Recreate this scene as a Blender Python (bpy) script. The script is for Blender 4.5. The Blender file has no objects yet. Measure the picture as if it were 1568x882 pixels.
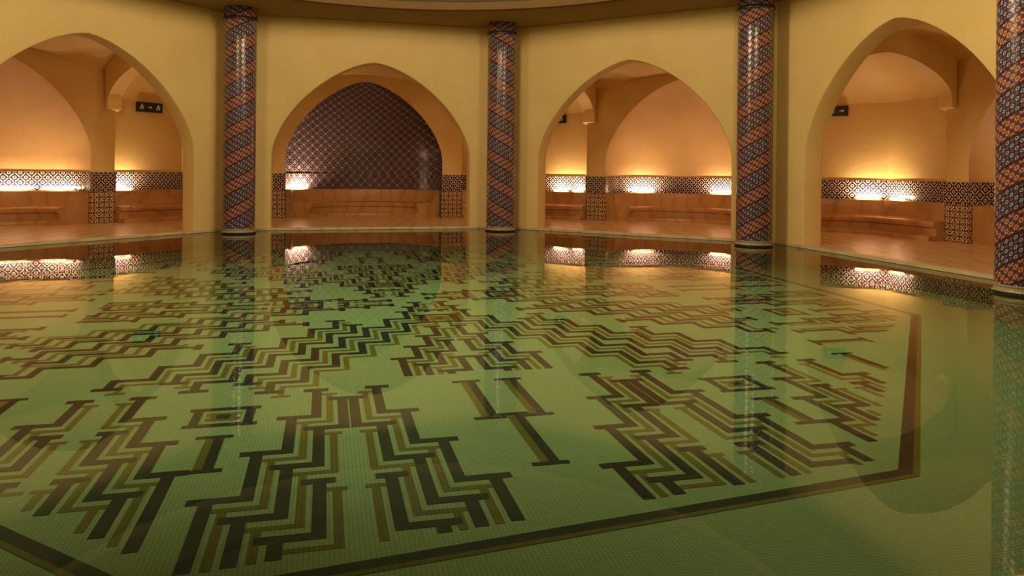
import bpy, bmesh, math, random
from math import sin, cos, tan, pi, radians, sqrt
random.seed(4)
T22=tan(radians(22.5))
SC=bpy.context.scene

# ------------------------------------------------------------------ nodes
class NG:
    def __init__(s,name):
        s.mat=bpy.data.materials.new(name); s.mat.use_nodes=True
        s.nt=s.mat.node_tree; s.nt.nodes.clear()
        s.out=s.nt.nodes.new('ShaderNodeOutputMaterial')
    def n(s,t,**k):
        nd=s.nt.nodes.new(t)
        for a,b in k.items(): setattr(nd,a,b)
        return nd
    def put(s,sock,v):
        if isinstance(v,bpy.types.NodeSocket): s.nt.links.new(v,sock)
        elif isinstance(v,(tuple,list)):
            sock.default_value=tuple(v)+((1,) if len(v)==3 and len(sock.default_value)==4 else ())
        else: sock.default_value=v
    def m(s,op,a,b=0.0,c=None):
        nd=s.n('ShaderNodeMath',operation=op); s.put(nd.inputs[0],a); s.put(nd.inputs[1],b)
        if c is not None: s.put(nd.inputs[2],c)
        return nd.outputs[0]
    def mix(s,f,a,b,bt='MIX'):
        nd=s.n('ShaderNodeMix',data_type='RGBA',blend_type=bt)
        s.put(nd.inputs[0],f); s.put(nd.inputs[6],a); s.put(nd.inputs[7],b)
        return nd.outputs[2]
    def uv(s):
        t=s.n('ShaderNodeTexCoord'); sp=s.n('ShaderNodeSeparateXYZ')
        s.nt.links.new(t.outputs['UV'],sp.inputs[0]); return sp.outputs[0],sp.outputs[1]
    def obj(s):
        return s.n('ShaderNodeTexCoord').outputs['Object']
    def noise(s,scale,detail=3,vec=None):
        nd=s.n('ShaderNodeTexNoise'); nd.inputs['Scale'].default_value=scale; nd.inputs['Detail'].default_value=detail
        s.nt.links.new(vec if vec is not None else s.obj(),nd.inputs['Vector']); return nd.outputs[0]
    def bsdf(s,col,rough=.5,bump=None,bd=.01,spec=.5,bs=1.0):
        b=s.n('ShaderNodeBsdfPrincipled'); s.put(b.inputs['Base Color'],col); s.put(b.inputs['Roughness'],rough)
        b.inputs['Specular IOR Level'].default_value=spec
        if bump is not None:
            bp=s.n('ShaderNodeBump'); bp.inputs['Distance'].default_value=bd; bp.inputs['Strength'].default_value=bs
            s.put(bp.inputs['Height'],bump); s.nt.links.new(bp.outputs[0],b.inputs['Normal'])
        s.nt.links.new(b.outputs[0],s.out.inputs[0]); return s.mat

def plaster(name,c1,c2,rough=.55,spec=.4):
    g=NG(name); f=g.noise(1.3,5); f2=g.noise(9,4)
    c=g.mix(g.m('MULTIPLY_ADD',f,1.6,-.3),c1,c2)
    c=g.mix(g.m('MULTIPLY',f2,.22),c,tuple(x*.6 for x in c1))
    return g.bsdf(c,rough,f2,.004,spec)
M_PL=plaster('plaster_cream',(.92,.68,.30),(.84,.59,.23))
M_PLY=plaster('plaster_yellow',(.80,.55,.22),(.72,.46,.16))
M_PLO=plaster('plaster_orange',(.74,.45,.19),(.62,.34,.13),.5)
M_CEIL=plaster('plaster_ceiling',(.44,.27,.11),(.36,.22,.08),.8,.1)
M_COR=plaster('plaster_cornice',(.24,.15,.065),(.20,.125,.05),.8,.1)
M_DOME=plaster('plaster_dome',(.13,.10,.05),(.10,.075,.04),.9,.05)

def marble(name,c1,c2,rough=.3,sc=2.0):
    g=NG(name); f=g.noise(sc,8); w=g.n('ShaderNodeTexWave'); w.inputs['Scale'].default_value=.8; w.inputs['Distortion'].default_value=9
    w.inputs['Detail'].default_value=4
    g.nt.links.new(g.obj(),w.inputs['Vector'])
    c=g.mix(f,c1,c2); c=g.mix(g.m('MULTIPLY',g.m('POWER',w.outputs[1],6.0),.35),c,tuple(x*.5 for x in c2))
    return g.bsdf(c,rough)
M_BENCH=marble('marble_bench',(.64,.35,.14),(.44,.20,.07),.35)
M_FLOOR=marble('marble_floor',(.82,.53,.29),(.70,.42,.20),.25,1.2)
M_RIM=marble('marble_rim',(.80,.64,.40),(.66,.50,.28),.3,3)

def lattice(name,s,base,line,dot,lw=.10,dr=.16,core=None,rough=.25):
    g=NG(name); u,v=g.uv()
    p=g.m('DIVIDE',u,s); q=g.m('DIVIDE',v,s)
    def dist(x): return g.m('ABSOLUTE',g.m('SUBTRACT',g.m('FRACT',x),.5))
    a=dist(g.m('ADD',p,q)); b=dist(g.m('SUBTRACT',p,q))
    l=g.m('MAXIMUM',g.m('GREATER_THAN',a,.5-lw),g.m('GREATER_THAN',b,.5-lw))
    d=g.m('SQRT',g.m('ADD',g.m('MULTIPLY',a,a),g.m('MULTIPLY',b,b)))
    c=g.mix(g.m('LESS_THAN',d,dr+.09),base,line); c=g.mix(g.m('LESS_THAN',d,dr),c,dot)
    if core: c=g.mix(g.m('LESS_THAN',d,dr*.5),c,core)
    c=g.mix(l,c,line)
    e=g.m('GREATER_THAN',g.m('ADD',a,b),.80)
    c=g.mix(e,c,dot)
    return g.bsdf(c,rough)
M_DADO=lattice('zellige_dado',.22,(.020,.018,.055),(.74,.58,.36),(.22,.04,.025),.065,.15)
M_TILEW=lattice('zellige_alcove_wall',.27,(.055,.020,.030),(.30,.22,.15),(.02,.04,.13),.045,.19,(.44,.37,.28))
M_TILEP=lattice('zellige_pier',.24,(.15,.04,.025),(.72,.54,.30),(.04,.025,.05),.09,.2,(.5,.2,.06))

def spiral(name,sg):
    g=NG(name); u,v=g.uv()
    h=g.m('ADD',g.m('DIVIDE',v,.56),g.m('MULTIPLY',u,-2.0*sg))
    f=g.m('FRACT',h)
    k=g.m('MULTIPLY',u,20.0)
    def dd(x): return g.m('ABSOLUTE',g.m('SUBTRACT',g.m('FRACT',x),.5))
    h8=g.m('MULTIPLY',h,5.0)
    a=dd(g.m('ADD',k,h8)); b=dd(g.m('SUBTRACT',k,h8))
    d=g.m('SQRT',g.m('ADD',g.m('MULTIPLY',a,a),g.m('MULTIPLY',b,b)))
    s=g.m('ADD',a,b)
    red=g.mix(g.m('LESS_THAN',d,.32),(.24,.05,.035),(.58,.45,.29))
    red=g.mix(g.m('LESS_THAN',d,.20),red,(.32,.055,.03))
    red=g.mix(g.m('GREATER_THAN',s,.70),red,(.03,.045,.14))
    blue=g.mix(g.m('LESS_THAN',d,.27),(.026,.034,.095),(.52,.47,.38))
    blue=g.mix(g.m('LESS_THAN',d,.15),blue,(.03,.06,.20))
    blue=g.mix(g.m('GREATER_THAN',s,.72),blue,(.28,.065,.04))
    c=g.mix(g.m('LESS_THAN',f,.44),blue,red)
    edge=g.m('LESS_THAN',g.m('ABSOLUTE',g.m('SUBTRACT',f,.44)),.03)
    edge2=g.m('GREATER_THAN',f,.945)
    c=g.mix(g.m('MAXIMUM',edge,edge2),c,(.05,.02,.03))
    return g.bsdf(c,.22,d,.003)
M_COLR=spiral('column_mosaic_right',1); M_COLL=spiral('column_mosaic_left',-1)
M_COLB=lattice('column_base_mosaic',.07,(.42,.35,.22),(.54,.46,.30),(.20,.20,.12),.08,.14)
def plain(name,col,rough=.5,em=None,es=0):
    g=NG(name); m=g.bsdf(col,rough)
    if em:
        b=[n for n in g.nt.nodes if n.type=='BSDF_PRINCIPLED'][0]
        b.inputs['Emission Color'].default_value=(*em,1); b.inputs['Emission Strength'].default_value=es
    return m
M_DARK=plain('dark_stone',(.03,.025,.02),.3)
M_SIGN=plain('sign_black',(.012,.012,.012),.3)
M_PIC=plain('sign_pictogram',(.4,.4,.32),.4,(.7,.75,.55),.08)
M_LAMP=plain('lamp_glass',(1,.9,.7),.4,(1,.80,.56),10)
M_METAL=plain('lamp_metal',(.35,.2,.1),.4)

def mosaic(name,c1,c2,grout,ts=.022):
    g=NG(name); u,v=g.uv()
    br=g.n('ShaderNodeTexBrick'); br.offset=0.0
    br.inputs['Scale'].default_value=1.0; br.inputs['Brick Width'].default_value=ts; br.inputs['Row Height'].default_value=ts
    br.inputs['Mortar Size'].default_value=ts*.10; br.inputs['Mortar Smooth'].default_value=.2
    g.put(br.inputs['Color1'],c1); g.put(br.inputs['Color2'],c2); g.put(br.inputs['Mortar'],grout)
    t=g.n('ShaderNodeTexCoord'); g.nt.links.new(t.outputs['UV'],br.inputs['Vector'])
    f=g.noise(.9,4)
    c=g.mix(g.m('MULTIPLY',f,.35),br.outputs[0],tuple(x*.55 for x in c1))
    return g.bsdf(c,.5,spec=.2)
M_GREEN=mosaic('mosaic_green',(.44,.60,.37),(.52,.68,.44),(.28,.40,.23))
M_BLACK=mosaic('mosaic_black',(.002,.008,.012),(.006,.012,.016),(.010,.018,.018))
M_OCHRE=mosaic('mosaic_ochre',(.20,.18,.022),(.26,.225,.035),(.14,.12,.02))
M_DGREEN=mosaic('mosaic_pool_wall',(.06,.14,.06),(.10,.18,.08),(.12,.18,.08),.05)

g=NG('pool_water')
tr=g.n('ShaderNodeBsdfTransparent'); g.put(tr.inputs[0],(.80,.95,.81))
gl=g.n('ShaderNodeBsdfGlossy'); gl.inputs['Roughness'].default_value=.003; g.put(gl.inputs[0],(1,1,1))
fr=g.n('ShaderNodeFresnel'); fr.inputs[0].default_value=1.35
nz=g.noise(1.8,3); bp=g.n('ShaderNodeBump'); bp.inputs['Distance'].default_value=.0008; g.put(bp.inputs['Height'],nz)
g.nt.links.new(bp.outputs[0],gl.inputs['Normal'])
mx=g.n('ShaderNodeMixShader'); g.nt.links.new(fr.outputs[0],mx.inputs[0]); g.nt.links.new(tr.outputs[0],mx.inputs[1]); g.nt.links.new(gl.outputs[0],mx.inputs[2])
g.nt.links.new(mx.outputs[0],g.out.inputs[0]); M_WATER=g.mat

# ------------------------------------------------------------------ mesh helper
class MB:
    def __init__(s,name,mats): s.name=name; s.mats=mats; s.f=[]
    def q(s,pts,uv=None,mi=0): s.f.append((pts,uv,mi))
    def done(s,smooth=False,merge=True,bevel=None,parent=None,recalc=True,angle=40):
        bm=bmesh.new(); uvl=bm.loops.layers.uv.new('UVMap')
        for pts,uv,mi in s.f:
            vs=[bm.verts.new(p) for p in pts]
            f=bm.faces.new(vs); f.material_index=mi
            if uv:
                for l,c in zip(f.loops,uv): l[uvl].uv=c
        if merge: bmesh.ops.remove_doubles(bm,verts=bm.verts,dist=.0008)
        if recalc: bmesh.ops.recalc_face_normals(bm,faces=bm.faces)
        me=bpy.data.meshes.new(s.name); bm.to_mesh(me); bm.free()
        for m in s.mats: me.materials.append(m)
        o=bpy.data.objects.new(s.name,me); SC.collection.objects.link(o)
        if smooth:
            me.polygons.foreach_set('use_smooth',[True]*len(me.polygons))
            me.set_sharp_from_angle(angle=radians(angle))
        if bevel:
            b=o.modifiers.new('bevel','BEVEL'); b.width=bevel; b.segments=3; b.limit_method='ANGLE'; b.angle_limit=radians(50)
        if parent: o.parent=parent
        return o
    def box(s,fn,a0,a1,b0,b1,c0,c1,mi=0,uv=True):
        P=lambda a,b,c: fn(a,b,c)
        for (p,uvv) in [
            ([(a0,b0,c0),(a1,b0,c0),(a1,b0,c1),(a0,b0,c1)],0),([(a0,b1,c0),(a1,b1,c0),(a1,b1,c1),(a0,b1,c1)],0),
            ([(a0,b0,c0),(a0,b1,c0),(a0,b1,c1),(a0,b0,c1)],1),([(a1,b0,c0),(a1,b1,c0),(a1,b1,c1),(a1,b0,c1)],1),
            ([(a0,b0,c0),(a1,b0,c0),(a1,b1,c0),(a0,b1,c0)],2),([(a0,b0,c1),(a1,b0,c1),(a1,b1,c1),(a0,b1,c1)],2)]:
            ix={0:(0,2),1:(1,2),2:(0,1)}[uvv]
            s.q([P(*x) for x in p],[(x[ix[0]],x[ix[1]]) for x in p],mi)

def frame(th):
    n=(cos(radians(th)),sin(radians(th))); m=(n[1],-n[0])
    return lambda t,r,z:(r*n[0]+t*m[0], r*n[1]+t*m[1], z)
SIDES={-76:'south',-31:'southeast',14:'east',59:'northeast',104:'north',149:'northwest',194:'west',239:'southwest'}
W=2.2; AF=7.4; AB=7.8; HT=4.63
AO=10.95; AR=11.35; PT=2.65; WI=2.1; ZC=4.25; ND=1.6
def zarch(t,w=W): 
    x=min(1,abs(t)/w); return 1.6+2.11*(1-x**1.55)**.61
def archts(w,n=22): return [w*sin(pi/2*(i/n)) for i in range(-n,n+1)]

for th,nm in SIDES.items():
    P=frame(th)
    b=MB('wall_arcade_'+nm,[M_PL])
    C=.035
    loops=[(W+C,AF,C),(W+C*.3,AF+C*.3,C*.3),(W,AF+C,0),(W,AB-C,0),(W+C,AB,C)]
    n=24
    def outline(w,dz):
        pts=[(-w,-.42)]
        for i in range(-n,n+1):
            x=sin(pi/2*i/n); pts.append((w*x,1.6+2.11*(1-abs(x)**1.55)**.61+dz))
        pts.append((w,-.42)); return pts
    O=[(r,outline(w,dz)) for w,r,dz in loops]
    for (r0,o0),(r1,o1) in zip(O,O[1:]):
        for i in range(len(o0)-1):
            b.q([P(o0[i][0],r0,o0[i][1]),P(o0[i+1][0],r0,o0[i+1][1]),P(o1[i+1][0],r1,o1[i+1][1]),P(o1[i][0],r1,o1[i][1])])
    for r,o in (O[0],O[-1]):
        h=r*T22
        for i in range(1,len(o)-2):
            b.q([P(o[i][0],r,o[i][1]),P(o[i+1][0],r,o[i+1][1]),P(o[i+1][0],r,HT),P(o[i][0],r,HT)])
        for s,k in ((-1,1),(1,-2)):
            t,z=o[k]
            b.q([P(t,r,-.42),P(s*h,r,-.42),P(s*h,r,z),P(t,r,z)])
            b.q([P(t,r,z),P(s*h,r,z),P(s*h,r,HT),P(t,r,HT)])
    ob=b.done(smooth=True,angle=35)
    b=MB('wall_outer_'+nm,[M_PLY])
    ts=archts(WI)
    za=lambda t: zarch(t,WI)-.02
    for a,c in zip(ts,ts[1:]):
        b.q([P(a,AO,za(a)),P(c,AO,za(c)),P(c,AO,ZC),P(a,AO,ZC)])
    for s in (-1,1):
        b.q([P(s*WI,AO,0),P(s*PT,AO,0),P(s*PT,AO,za(WI)),P(s*WI,AO,za(WI))])
        b.q([P(s*WI,AO,za(WI)),P(s*PT,AO,za(WI)),P(s*PT,AO,ZC),P(s*WI,AO,ZC)])
        b.q([P(s*PT,AO,0),P(s*PT,AR,0),P(s*PT,AR,ZC),P(s*PT,AO,ZC)])
        h=AR*T22
        b.q([P(s*PT,AR,0),P(s*h,AR,0),P(s*h,AR,ZC),P(s*PT,AR,ZC)])
    b.done(smooth=True)
    tiled=(nm=='north')
    b=MB('wall_alcove_'+nm,[M_TILEW if tiled else M_PLO])
    NP=40
    prof=[(1,0),(1,.8),(1,1.58)]+[(sin(pi/2*(1-i/16)),None) for i in range(1,17)]
    def zz(s,z): return z if z is not None else zarch(WI*s,WI)-.02
    for i in range(len(prof)-1):
        s0,z0=prof[i]; s1,z1=prof[i+1]; Z0=zz(s0,z0); Z1=zz(s1,z1)
        v0=Z0+ (1-s0)*1.1; v1=Z1+(1-s1)*1.1
        for j in range(NP):
            f0=pi*j/NP; f1=pi*(j+1)/NP
            p=[P(s0*WI*cos(f0),AO+s0*ND*sin(f0),Z0),P(s0*WI*cos(f1),AO+s0*ND*sin(f1),Z0),
               P(s1*WI*cos(f1),AO+s1*ND*sin(f1),Z1),P(s1*WI*cos(f0),AO+s1*ND*sin(f0),Z1)]
            uv=[(s0*WI*cos(f0)*1.15,v0),(s0*WI*cos(f1)*1.15,v0),(s1*WI*cos(f1)*1.15,v1),(s1*WI*cos(f0)*1.15,v1)]
            if s1<1e-6: p=p[:3]; uv=uv[:3]
            b.q(p,uv)
    b.done(smooth=True)

# ---- vault ceiling over ambulatory with transverse ribs
def zamb(r):
    x=min(1,abs((r-(AB+AR)/2)/((AR-AB)/2))); return 2.95+1.1*(1-x**1.8)**.55
def zrad(t):
    x=min(1,abs(t)/PT); return 2.95+.92*(1-x**1.8)**.55
b=MB('ceiling_vault',[M_PLY,M_PL])
for th in SIDES:
    P=frame(th); NR=22; NT=60
    g2=[]
    for i in range(NR+1):
        r=AB+(AR-AB)*(.5-.5*cos(pi*i/NR)); h=r*T22
        g2.append([P(h*(2*j/NT-1),r,max(zamb(r),zrad(h*(2*j/NT-1)))) for j in range(NT+1)])
    for i in range(NR):
        for j in range(NT): b.q([g2[i][j],g2[i][j+1],g2[i+1][j+1],g2[i+1][j]])
    for s in (-1,1):
        rc=(AB+AO)/2; hw=(AO-AB)/2; n=20
        pts=[]
        for i in range(-n,n+1):
            x=sin(pi/2*i/n); pts.append((rc+hw*.93*x, 2.85+.80*(1-abs(x)**1.6)**.6))
        pts=[(AB-.05,2.6),(rc-hw*.93,2.66)]+pts+[(rc+hw*.93,2.66),(AO+.05,2.6)]
        t0,t1=s*(PT-.08)-.17,s*(PT-.08)+.17
        for (r0,z0),(r1,z1) in zip(pts,pts[1:]):
            b.q([P(t0,r0,z0),P(t0,r1,z1),P(t1,r1,z1),P(t1,r0,z0)],None,1)
            for t in (t0,t1): b.q([P(t,r0,z0),P(t,r1,z1),P(t,r1,4.2),P(t,r0,4.2)],None,1)
        for r in (pts[0][0],pts[-1][0]): b.q([P(t0,r,2.6),P(t1,r,2.6),P(t1,r,4.2),P(t0,r,4.2)],None,1)
b.done(smooth=True,angle=45)

# ---- main ceiling
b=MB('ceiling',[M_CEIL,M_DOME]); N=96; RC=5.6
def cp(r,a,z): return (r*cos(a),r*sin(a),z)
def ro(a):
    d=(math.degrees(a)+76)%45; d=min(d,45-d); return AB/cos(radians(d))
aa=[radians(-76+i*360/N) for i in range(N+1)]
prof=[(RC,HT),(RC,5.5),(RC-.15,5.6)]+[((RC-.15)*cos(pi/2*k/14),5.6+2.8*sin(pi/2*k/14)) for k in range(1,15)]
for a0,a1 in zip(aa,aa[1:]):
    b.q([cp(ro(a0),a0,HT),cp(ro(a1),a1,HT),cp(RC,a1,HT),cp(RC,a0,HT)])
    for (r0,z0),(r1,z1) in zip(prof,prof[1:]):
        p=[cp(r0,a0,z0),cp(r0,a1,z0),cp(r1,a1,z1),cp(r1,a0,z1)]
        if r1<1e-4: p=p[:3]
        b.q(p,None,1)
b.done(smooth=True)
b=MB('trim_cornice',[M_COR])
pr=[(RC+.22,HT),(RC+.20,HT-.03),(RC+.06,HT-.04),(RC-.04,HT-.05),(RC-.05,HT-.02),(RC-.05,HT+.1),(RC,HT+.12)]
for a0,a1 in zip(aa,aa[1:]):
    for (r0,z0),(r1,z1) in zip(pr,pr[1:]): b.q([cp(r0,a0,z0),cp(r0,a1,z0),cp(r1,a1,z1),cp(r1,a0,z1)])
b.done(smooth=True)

# ---- sweep helper
def sweep(b,path,norm,prof,mi=0,cap=True):
    L=[0]
    for p,q in zip(path,path[1:]): L.append(L[-1]+math.hypot(p[0]-q[0],p[1]-q[1]))
    V=[0]
    for p,q in zip(prof,prof[1:]): V.append(V[-1]+math.hypot(p[0]-q[0],p[1]-q[1]))
    R=[[(p[0]+n[0]*o,p[1]+n[1]*o,z) for (o,z) in prof] for p,n in zip(path,norm)]
    for i in range(len(path)-1):
        for k in range(len(prof)-1):
            b.q([R[i][k],R[i+1][k],R[i+1][k+1],R[i][k+1]],[(L[i],V[k]),(L[i+1],V[k]),(L[i+1],V[k+1]),(L[i],V[k+1])],mi)
    if cap:
        b.q(R[0]); b.q(list(reversed(R[-1])))
BP=[(0,0),(0,.74),(.10,.745),(.13,.73),(.145,.69),(.19,.43),(.22,.40),(.60,.385),(.66,.37),(.685,.33),(.67,.27),(.62,.245),(.61,.12),(.63,.10),(.78,.095),(.80,.07),(.80,0)]
DP=[(0,.74),(.025,.74),(.025,1.18),(0,1.18)]
def alc_path():
    n=36; path=[];norm=[]
    for j in range(n+1):
        f=pi*j/n; path.append((WI*cos(f),ND*sin(f))); 
        nx,ny=-cos(f)/WI,-sin(f)/ND; l=math.hypot(nx,ny); norm.append((nx/l,ny/l))
    return path,norm
for th,nm in SIDES.items():
    P=frame(th); Pn=frame(th-45)
    h=AR*T22
    path=[P(PT+.0,AR,0)[:2],P(h,AR,0)[:2],Pn(-PT,AR,0)[:2]]
    n0=(-cos(radians(th)),-sin(radians(th))); n2=(-cos(radians(th-45)),-sin(radians(th-45)))
    ca=cos(radians(22.5)); n1=(-cos(radians(th-22.5))/ca,-sin(radians(th-22.5))/ca)
    b=MB('stone_bench',[M_BENCH]); sweep(b,path,[n0,n1,n2],BP); b.done(smooth=True,bevel=.012)
    b=MB('trim_dado_'+nm,[M_DADO,M_TILEP,M_TILEW]); sweep(b,path,[n0,n1,n2],DP)
    lp,ln=alc_path()
    def tw(p,q): return P(p,AO+q,0)[:2]
    path=[tw(*p) for p in lp]
    norm=[(P(n[0],n[1],0)[0],P(n[0],n[1],0)[1]) for n in ln]
    sweep(b,path,norm,DP,2 if nm=='north' else 0)
    for s in (-1,1):
        b.box(P,s*(WI-.02),s*(PT+.02),AO-.03,AO+.3,.74,1.18,0)
        b.box(P,s*(WI-.005),s*(PT+.005),AO-.02,AO+.3,.0,.735,1)
    b.done()
    b=MB('stone_bench',[M_BENCH])
    sweep(b,path[2:-2],norm[2:-2],BP); b.done(smooth=True)

# ---- pool polygon
ANG=[-76+45*i for i in range(8)]
def poly(ap,near=None):
    out=[]
    for i in range(8):
        a0=radians(ANG[i]); a1=radians(ANG[(i+1)%8])
        d0=near if (near and i==0) else ap; d1=near if (near and (i+1)%8==0) else ap
        det=cos(a0)*sin(a1)-sin(a0)*cos(a1)
        out.append(((d0*sin(a1)-d1*sin(a0))/det,(cos(a0)*d1-cos(a1)*d0)/det))
    return out
NEAR=7.85
pin=poly(7.40,NEAR); pr2=poly(7.53,NEAR+.13); pout=poly(13.2)
b=MB('floor',[M_FLOOR])
for i in range(8):
    j=(i+1)%8
    b.q([(*pin[i],0),(*pin[j],0),(*pout[j],0),(*pout[i],0)])
b.done(recalc=False)
b=MB('trim_pool_rim',[M_RIM])
for i in range(8):
    j=(i+1)%8; pz=poly(7.385,NEAR-.015)
    b.q([(*pr2[i],.0),(*pr2[j],.0),(*pr2[j],.012),(*pr2[i],.012)])
    b.q([(*pz[i],.012),(*pz[j],.012),(*pr2[j],.012),(*pr2[i],.012)])
    b.q([(*pz[i],-.045),(*pz[j],-.045),(*pz[j],.012),(*pz[i],.012)])
b.done()
ZF=-.38; ZW=-.05
b=MB('wall_pool',[M_DGREEN])
for i in range(8):
    j=(i+1)%8; L=math.hypot(pin[i][0]-pin[j][0],pin[i][1]-pin[j][1])
    b.q([(*pin[i],ZF),(*pin[j],ZF),(*pin[j],-.02),(*pin[i],-.02)],[(0,0),(L,0),(L,.36),(0,.36)])
b.done()
b=MB('pool_floor',[M_GREEN,M_BLACK,M_OCHRE])
def loc(p): 
    n=(cos(radians(-76)),sin(radians(-76))); m=(n[1],-n[0]); return (p[0]*m[0]+p[1]*m[1],p[0]*n[0]+p[1]*n[1])
b.q([(*p,ZF) for p in pin],[loc(p) for p in pin],0)
BORD=[(-.05,-6.9),(3.60,-5.54),(6.22,-.75)]+[(6.6*cos(radians(a)),6.6*sin(radians(a))) for a in (36.5,81.5,126.5,171.5,216.5)]
def inset(pl,d):
    out=[]; n=len(pl)
    for i in range(n):
        p0,p1,p2=pl[i-1],pl[i],pl[(i+1)%n]
        def nrm(a,c):
            dx,dy=c[0]-a[0],c[1]-a[1]; l=math.hypot(dx,dy); return (-dy/l,dx/l)
        n1=nrm(p0,p1); n2=nrm(p1,p2); k=1+n1[0]*n2[0]+n1[1]*n2[1]
        out.append((p1[0]+d*(n1[0]+n2[0])/k,p1[1]+d*(n1[1]+n2[1])/k))
    return out
CL=inset(BORD,.20)
def vlimit(q,a):
    th=radians(-76+90*q); n=(cos(th),sin(th)); m=(n[1],-n[0]); best=0
    for i in range(8):
        p=CL[i]; r=CL[(i+1)%8]
        pa=p[0]*m[0]+p[1]*m[1]-a; ra=r[0]*m[0]+r[1]*m[1]-a
        if pa*ra<=0 and pa!=ra:
            f=pa/(pa-ra); x=p[0]+f*(r[0]-p[0]); y=p[1]+f*(r[1]-p[1]); best=max(best,x*n[0]+y*n[1])
    return best
lay=[0]
def strip(q,a0,a1,v0,v1,mi):
    if a1<a0: a0,a1=a1,a0
    if v1<v0: v0,v1=v1,v0
    full=v1-v0
    v1=min(v1,vlimit(q,a0),vlimit(q,a1))
    v0=max(v0,0)
    if v1-v0<min(.10,full*.95): return
    z=ZF+.003-.0008*mi+.00001*(lay[0]%60); lay[0]+=1
    G=frame(-76+90*q)
    p=[G(a0,v0,z),G(a1,v0,z),G(a1,v1,z),G(a0,v1,z)]
    b.q(p,[loc(x) for x in p],mi)
w=.062
def WW(mi): return .070 if mi==1 else .046
def unit(q,c,v0,hs,T=.5,dv=.12,s=.09,vend=9,K=8,first=1):
    for k in range(K):
        mi=1 if (k+first)%2 else 2; w=WW(mi)
        for sd in (-1,1):
            started=False
            for i,h in enumerate(hs):
                x=h-k*s
                if x<w*.5: continue
                va=v0+i*T+k*dv; vb=va+T if i<len(hs)-1 else vend
                vb=min(vb,vend)
                if va>vend: continue
                strip(q,c+sd*(x-w/2),c+sd*(x+w/2),va,vb,mi)
                if not started:
                    strip(q,c+sd*(x-w*1.2),c+sd*(x+w*1.4),va-w*.5,va+w*.5,mi); started=True
                if i<len(hs)-1 and vb<vend:
                    x2=hs[i+1]-k*s
                    strip(q,c+sd*(x-w/2),c+sd*(x2+w*1.4),vb-w*.5,vb+w*.5,mi)
def chain(q,c,v0,n,dx,T,K,s=.12,first=1):
    # parallel stepped bands: each one sits further in and further out along the step
    sg=1 if dx>0 else -1
    for k in range(K):
        mi=1 if (k+first)%2 else 2; w=WW(mi)
        x=c-sg*k*s*.75; v=v0+k*.13
        strip(q,x-w*1.5,x+w*1.5,v-w/2,v+w/2,mi)
        for i in range(n):
            strip(q,x-w/2,x+w/2,v,v+T,mi)
            v+=T
            strip(q,x-w/2 if sg>0 else x+dx-w/2, x+dx+w/2 if sg>0 else x+w/2, v-w/2,v+w/2,mi); x+=dx
        strip(q,x-w/2,x+w/2,v,v+T*.6,mi)
        strip(q,x-w*1.5,x+w*1.5,v+T*.6-w/2,v+T*.6+w/2,mi)
def tee(q,c,v0,v1):
    strip(q,c-w,c,v0,v1,1); strip(q,c,c+w*.8,v0,v1,2)
    strip(q,c-w*1.8,c+w*1.8,v0-w*.4,v0+w*.4,1); strip(q,c-w*1.8,c+w*1.8,v1-w*.4,v1+w*.4,1)
def knot(q,c,v,S=.26):
    for h,mi in ((S,1),(S-.12,2)):
        for sd in (-1,1):
            strip(q,c+sd*h-w/2,c+sd*h+w/2,v-h,v+h,mi)
            strip(q,c-h-w,c+h+w,v+sd*h-w/2,v+sd*h+w/2,mi)
    strip(q,c-w*.7,c+w*.7,v-w*.7,v+w*.7,1)
OFF=-.21
for q in range(4):
    for c in (-1.1,1.1): unit(q,c+OFF,3.9,[.22,.38,.55,.74],T=.62)
    for c in (-2.75,2.75): unit(q,c+OFF,3.85,[.2,.36,.52,.66],T=.50)
    tee(q,OFF,4.75,5.65); tee(q,OFF-.17,3.9,4.8); tee(q,OFF+.17,3.9,4.8)
    for sg in (-1,1):
        chain(q,OFF+sg*.35,.85,6,sg*.25,.42,4)
        chain(q,OFF+sg*1.15,1.25,5,sg*.25,.40,3)
        chain(q,OFF+sg*2.05,2.2,3,sg*.27,.38,2)
        knot(q,OFF+sg*1.93,4.4,.17)
        tee(q,OFF+sg*1.93,4.8,5.35)
        tee(q,OFF+sg*3.45,3.7,4.3)
    unit(q,OFF,1.75,[.14,.28,.44,.60],T=.44,vend=3.65,K=7)
    knot(q,OFF,1.3,.2)
    unit(q,OFF,.25,[.16,.26],T=.3,vend=.9,K=3)
for d0,d1,mi in ((.075,0,1),(0,-.035,2)):
    o1=inset(BORD,d1); i1=inset(BORD,d0)
    for i in range(8):
        j=(i+1)%8; z=ZF+.003
        p=[(*i1[i],z),(*i1[j],z),(*o1[j],z),(*o1[i],z)]
        b.q(p,[loc(x) for x in p],mi)
b.done(merge=False,recalc=False)
b=MB('pool_water',[M_WATER]); pw=poly(7.39,NEAR-.01)
b.q([(*p,ZW) for p in pw],[p for p in pw]); b.done(recalc=False)

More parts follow.
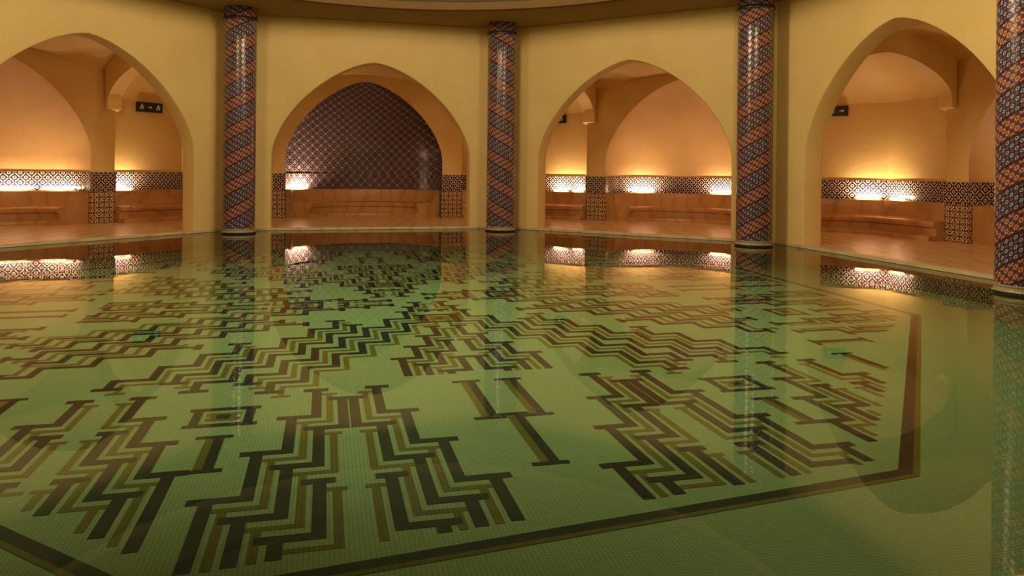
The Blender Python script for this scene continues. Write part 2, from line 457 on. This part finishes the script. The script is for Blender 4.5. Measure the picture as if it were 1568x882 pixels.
# ---- columns
def column(i):
    RCOL=7.6 if i in (6,7) else (7.37 if i==0 else 7.32)
    a=radians(-8.5+45*i); cx,cy=RCOL*cos(a),RCOL*sin(a)
    mat=M_COLL if i==2 else M_COLR
    b=MB('mosaic_column',[mat,M_COLB,M_DARK,M_RIM]); n=48
    segs=[(.30,ZF,1),(.30,-.08,1),(.345,-.07,2),(.35,-.02,2),(.345,-.015,1),(.33,0,1),(.33,.04,1),(.335,.045,1),(.335,.055,1),(.325,.06,0)]
    segs+=[(.325,.06+(HT-.30-.06)*k/10,0) for k in range(1,11)]
    segs+=[(.345,HT-.28,2),(.355,HT-.25,2),(.345,HT-.22,2),(.335,HT-.2,0),(.335,HT,0)]
    for (r0,z0,m0),(r1,z1,m1) in zip(segs,segs[1:]):
        for k in range(n):
            f0=2*pi*k/n; f1=2*pi*(k+1)/n
            uu=(k/n,(k+1)/n) if m0==0 else (k/n*2.1,(k+1)/n*2.1)
            b.q([(cx+r0*cos(f0),cy+r0*sin(f0),z0),(cx+r0*cos(f1),cy+r0*sin(f1),z0),(cx+r1*cos(f1),cy+r1*sin(f1),z1),(cx+r1*cos(f0),cy+r1*sin(f0),z1)],
                [(uu[0],z0),(uu[1],z0),(uu[1],z1),(uu[0],z1)],m0)
    b.done(smooth=True,angle=50)
for i in range(8): column(i)

# ---- exit signs
def sign(th,t,z,n):
    P=frame(th); b=MB('exit_sign',[M_SIGN,M_PIC]); w2=.2*n/2+.04
    b.box(P,t-w2,t+w2,AR-.07,AR,z-.12,z+.12,0)
    for k in range(n):
        c=t-(n-1)*.11+k*.22; r=AR-.074
        if k%2==0:
            for (x0,x1,z0,z1) in ((-.012,.02,.05,.075),(-.03,.02,-.01,.045),(-.05,-.015,-.06,-.01),(.01,.045,-.05,-.005),(.02,.06,.015,.03)):
                b.q([P(c+x0,r,z+z0),P(c+x1,r,z+z0),P(c+x1,r,z+z1),P(c+x0,r,z+z1)],None,1)
        else:
            b.q([P(c-.05,r,z-.012),P(c+.01,r,z-.012),P(c+.01,r,z+.012),P(c-.05,r,z+.012)],None,1)
            b.q([P(c+.01,r,z-.04),P(c+.055,r,z),P(c+.01,r,z+.04)],None,1)
    b.done(merge=False)
sign(59,3.62,2.79,2); sign(59,-3.62,2.8,1); sign(149,3.75,2.8,3)

# ---- uplights hidden on the bench back ledge
from mathutils import Vector, Matrix
def uplight(th,t,r,dirn,E=20,wd=.5):
    P=frame(th); ax=(-dirn[1],dirn[0])
    def Q(a,o,z): return P(t+ax[0]*a+dirn[0]*o, r+ax[1]*a+dirn[1]*o, z)
    b=MB('bench_uplight',[M_METAL,M_LAMP])
    b.box(Q,-wd/2-.02,wd/2+.02,.115,.125,.748,.80,0); b.box(Q,-wd/2,wd/2,.05,.11,.748,.765,1)
    o=b.done()
    l=bpy.data.lights.new('uplight','AREA'); l.energy=E; l.color=(1,.76,.47); l.shape='RECTANGLE'; l.size=wd; l.size_y=.06
    lo=bpy.data.objects.new('uplight_source',l); SC.collection.objects.link(lo)
    p=Vector(Q(0,.19,.80)); d=Vector(Q(0,-.35,.80+.66))-p; d.normalize()
    X=(Vector(Q(1,0,0))-Vector(Q(0,0,0))).normalized(); Z=-d; Y=Z.cross(X)
    M=Matrix((X,Y,Z)).transposed().to_4x4(); M.translation=p
    lo.matrix_world=M; lo.parent=o
def alc(th,f,E=20,wd=.5):
    f=radians(f); nx,ny=-cos(f)/WI,-sin(f)/ND; l=math.hypot(nx,ny)
    uplight(th,WI*cos(f),AO+ND*sin(f),(nx/l,ny/l),E,wd)
def rec(th,t,E=20,wd=.4): uplight(th,t,AR,(0,-1),E,wd)
alc(104,150,44,.6)
alc(59,135,24,.6); alc(59,72,20,.6); rec(59,-3.6,18); rec(59,-3.05,14,.3); rec(59,4.3,20,.5)
alc(149,30,15,.7); alc(149,58,15,.7); rec(149,3.05,18); rec(14,-4.3,14,.4)
alc(14,120); rec(194,3.2,20); rec(239,3.2,15); alc(194,60,20)

def light(nm,kind,loc,E,col,size):
    l=bpy.data.lights.new(nm,kind); l.energy=E; l.color=col; l.shadow_soft_size=size
    o=bpy.data.objects.new(nm,l); SC.collection.objects.link(o); o.location=loc
    return o
WARM=(1,.71,.38)
DC=(1,.78,.455)
light('dome_lamp','POINT',(0,0,5.3),580,DC,.6)
light('dome_fill_west','POINT',(-4,-2.2,4.9),320,DC,.4)  # added fill light, softens the column shadows on the piers
light('dome_fill_east','POINT',(4.2,-2.0,4.9),320,DC,.4)  # second added fill, lights the arcade walls from the other side
for th,nm in SIDES.items():
    P=frame(th)
    light('bay_fill_'+nm,'POINT',P(2.75,8.35,2.3),17 if nm!='north' else 14,WARM,.12)  # unseen fill added behind a pier to brighten each ambulatory bay

w_=bpy.data.worlds.new('World'); SC.world=w_; w_.use_nodes=True
w_.node_tree.nodes['Background'].inputs[0].default_value=(.9,.6,.3,1); w_.node_tree.nodes['Background'].inputs[1].default_value=.02

cam=bpy.data.cameras.new('camera'); co=bpy.data.objects.new('camera',cam); SC.collection.objects.link(co)
cam.sensor_width=36; cam.lens=26.4; cam.shift_y=-.114; cam.clip_start=.05
co.location=(1.33,-9.76,1.3); co.rotation_euler=(radians(90),radians(-.6),0)
SC.camera=co
SC.view_settings.view_transform='Standard'
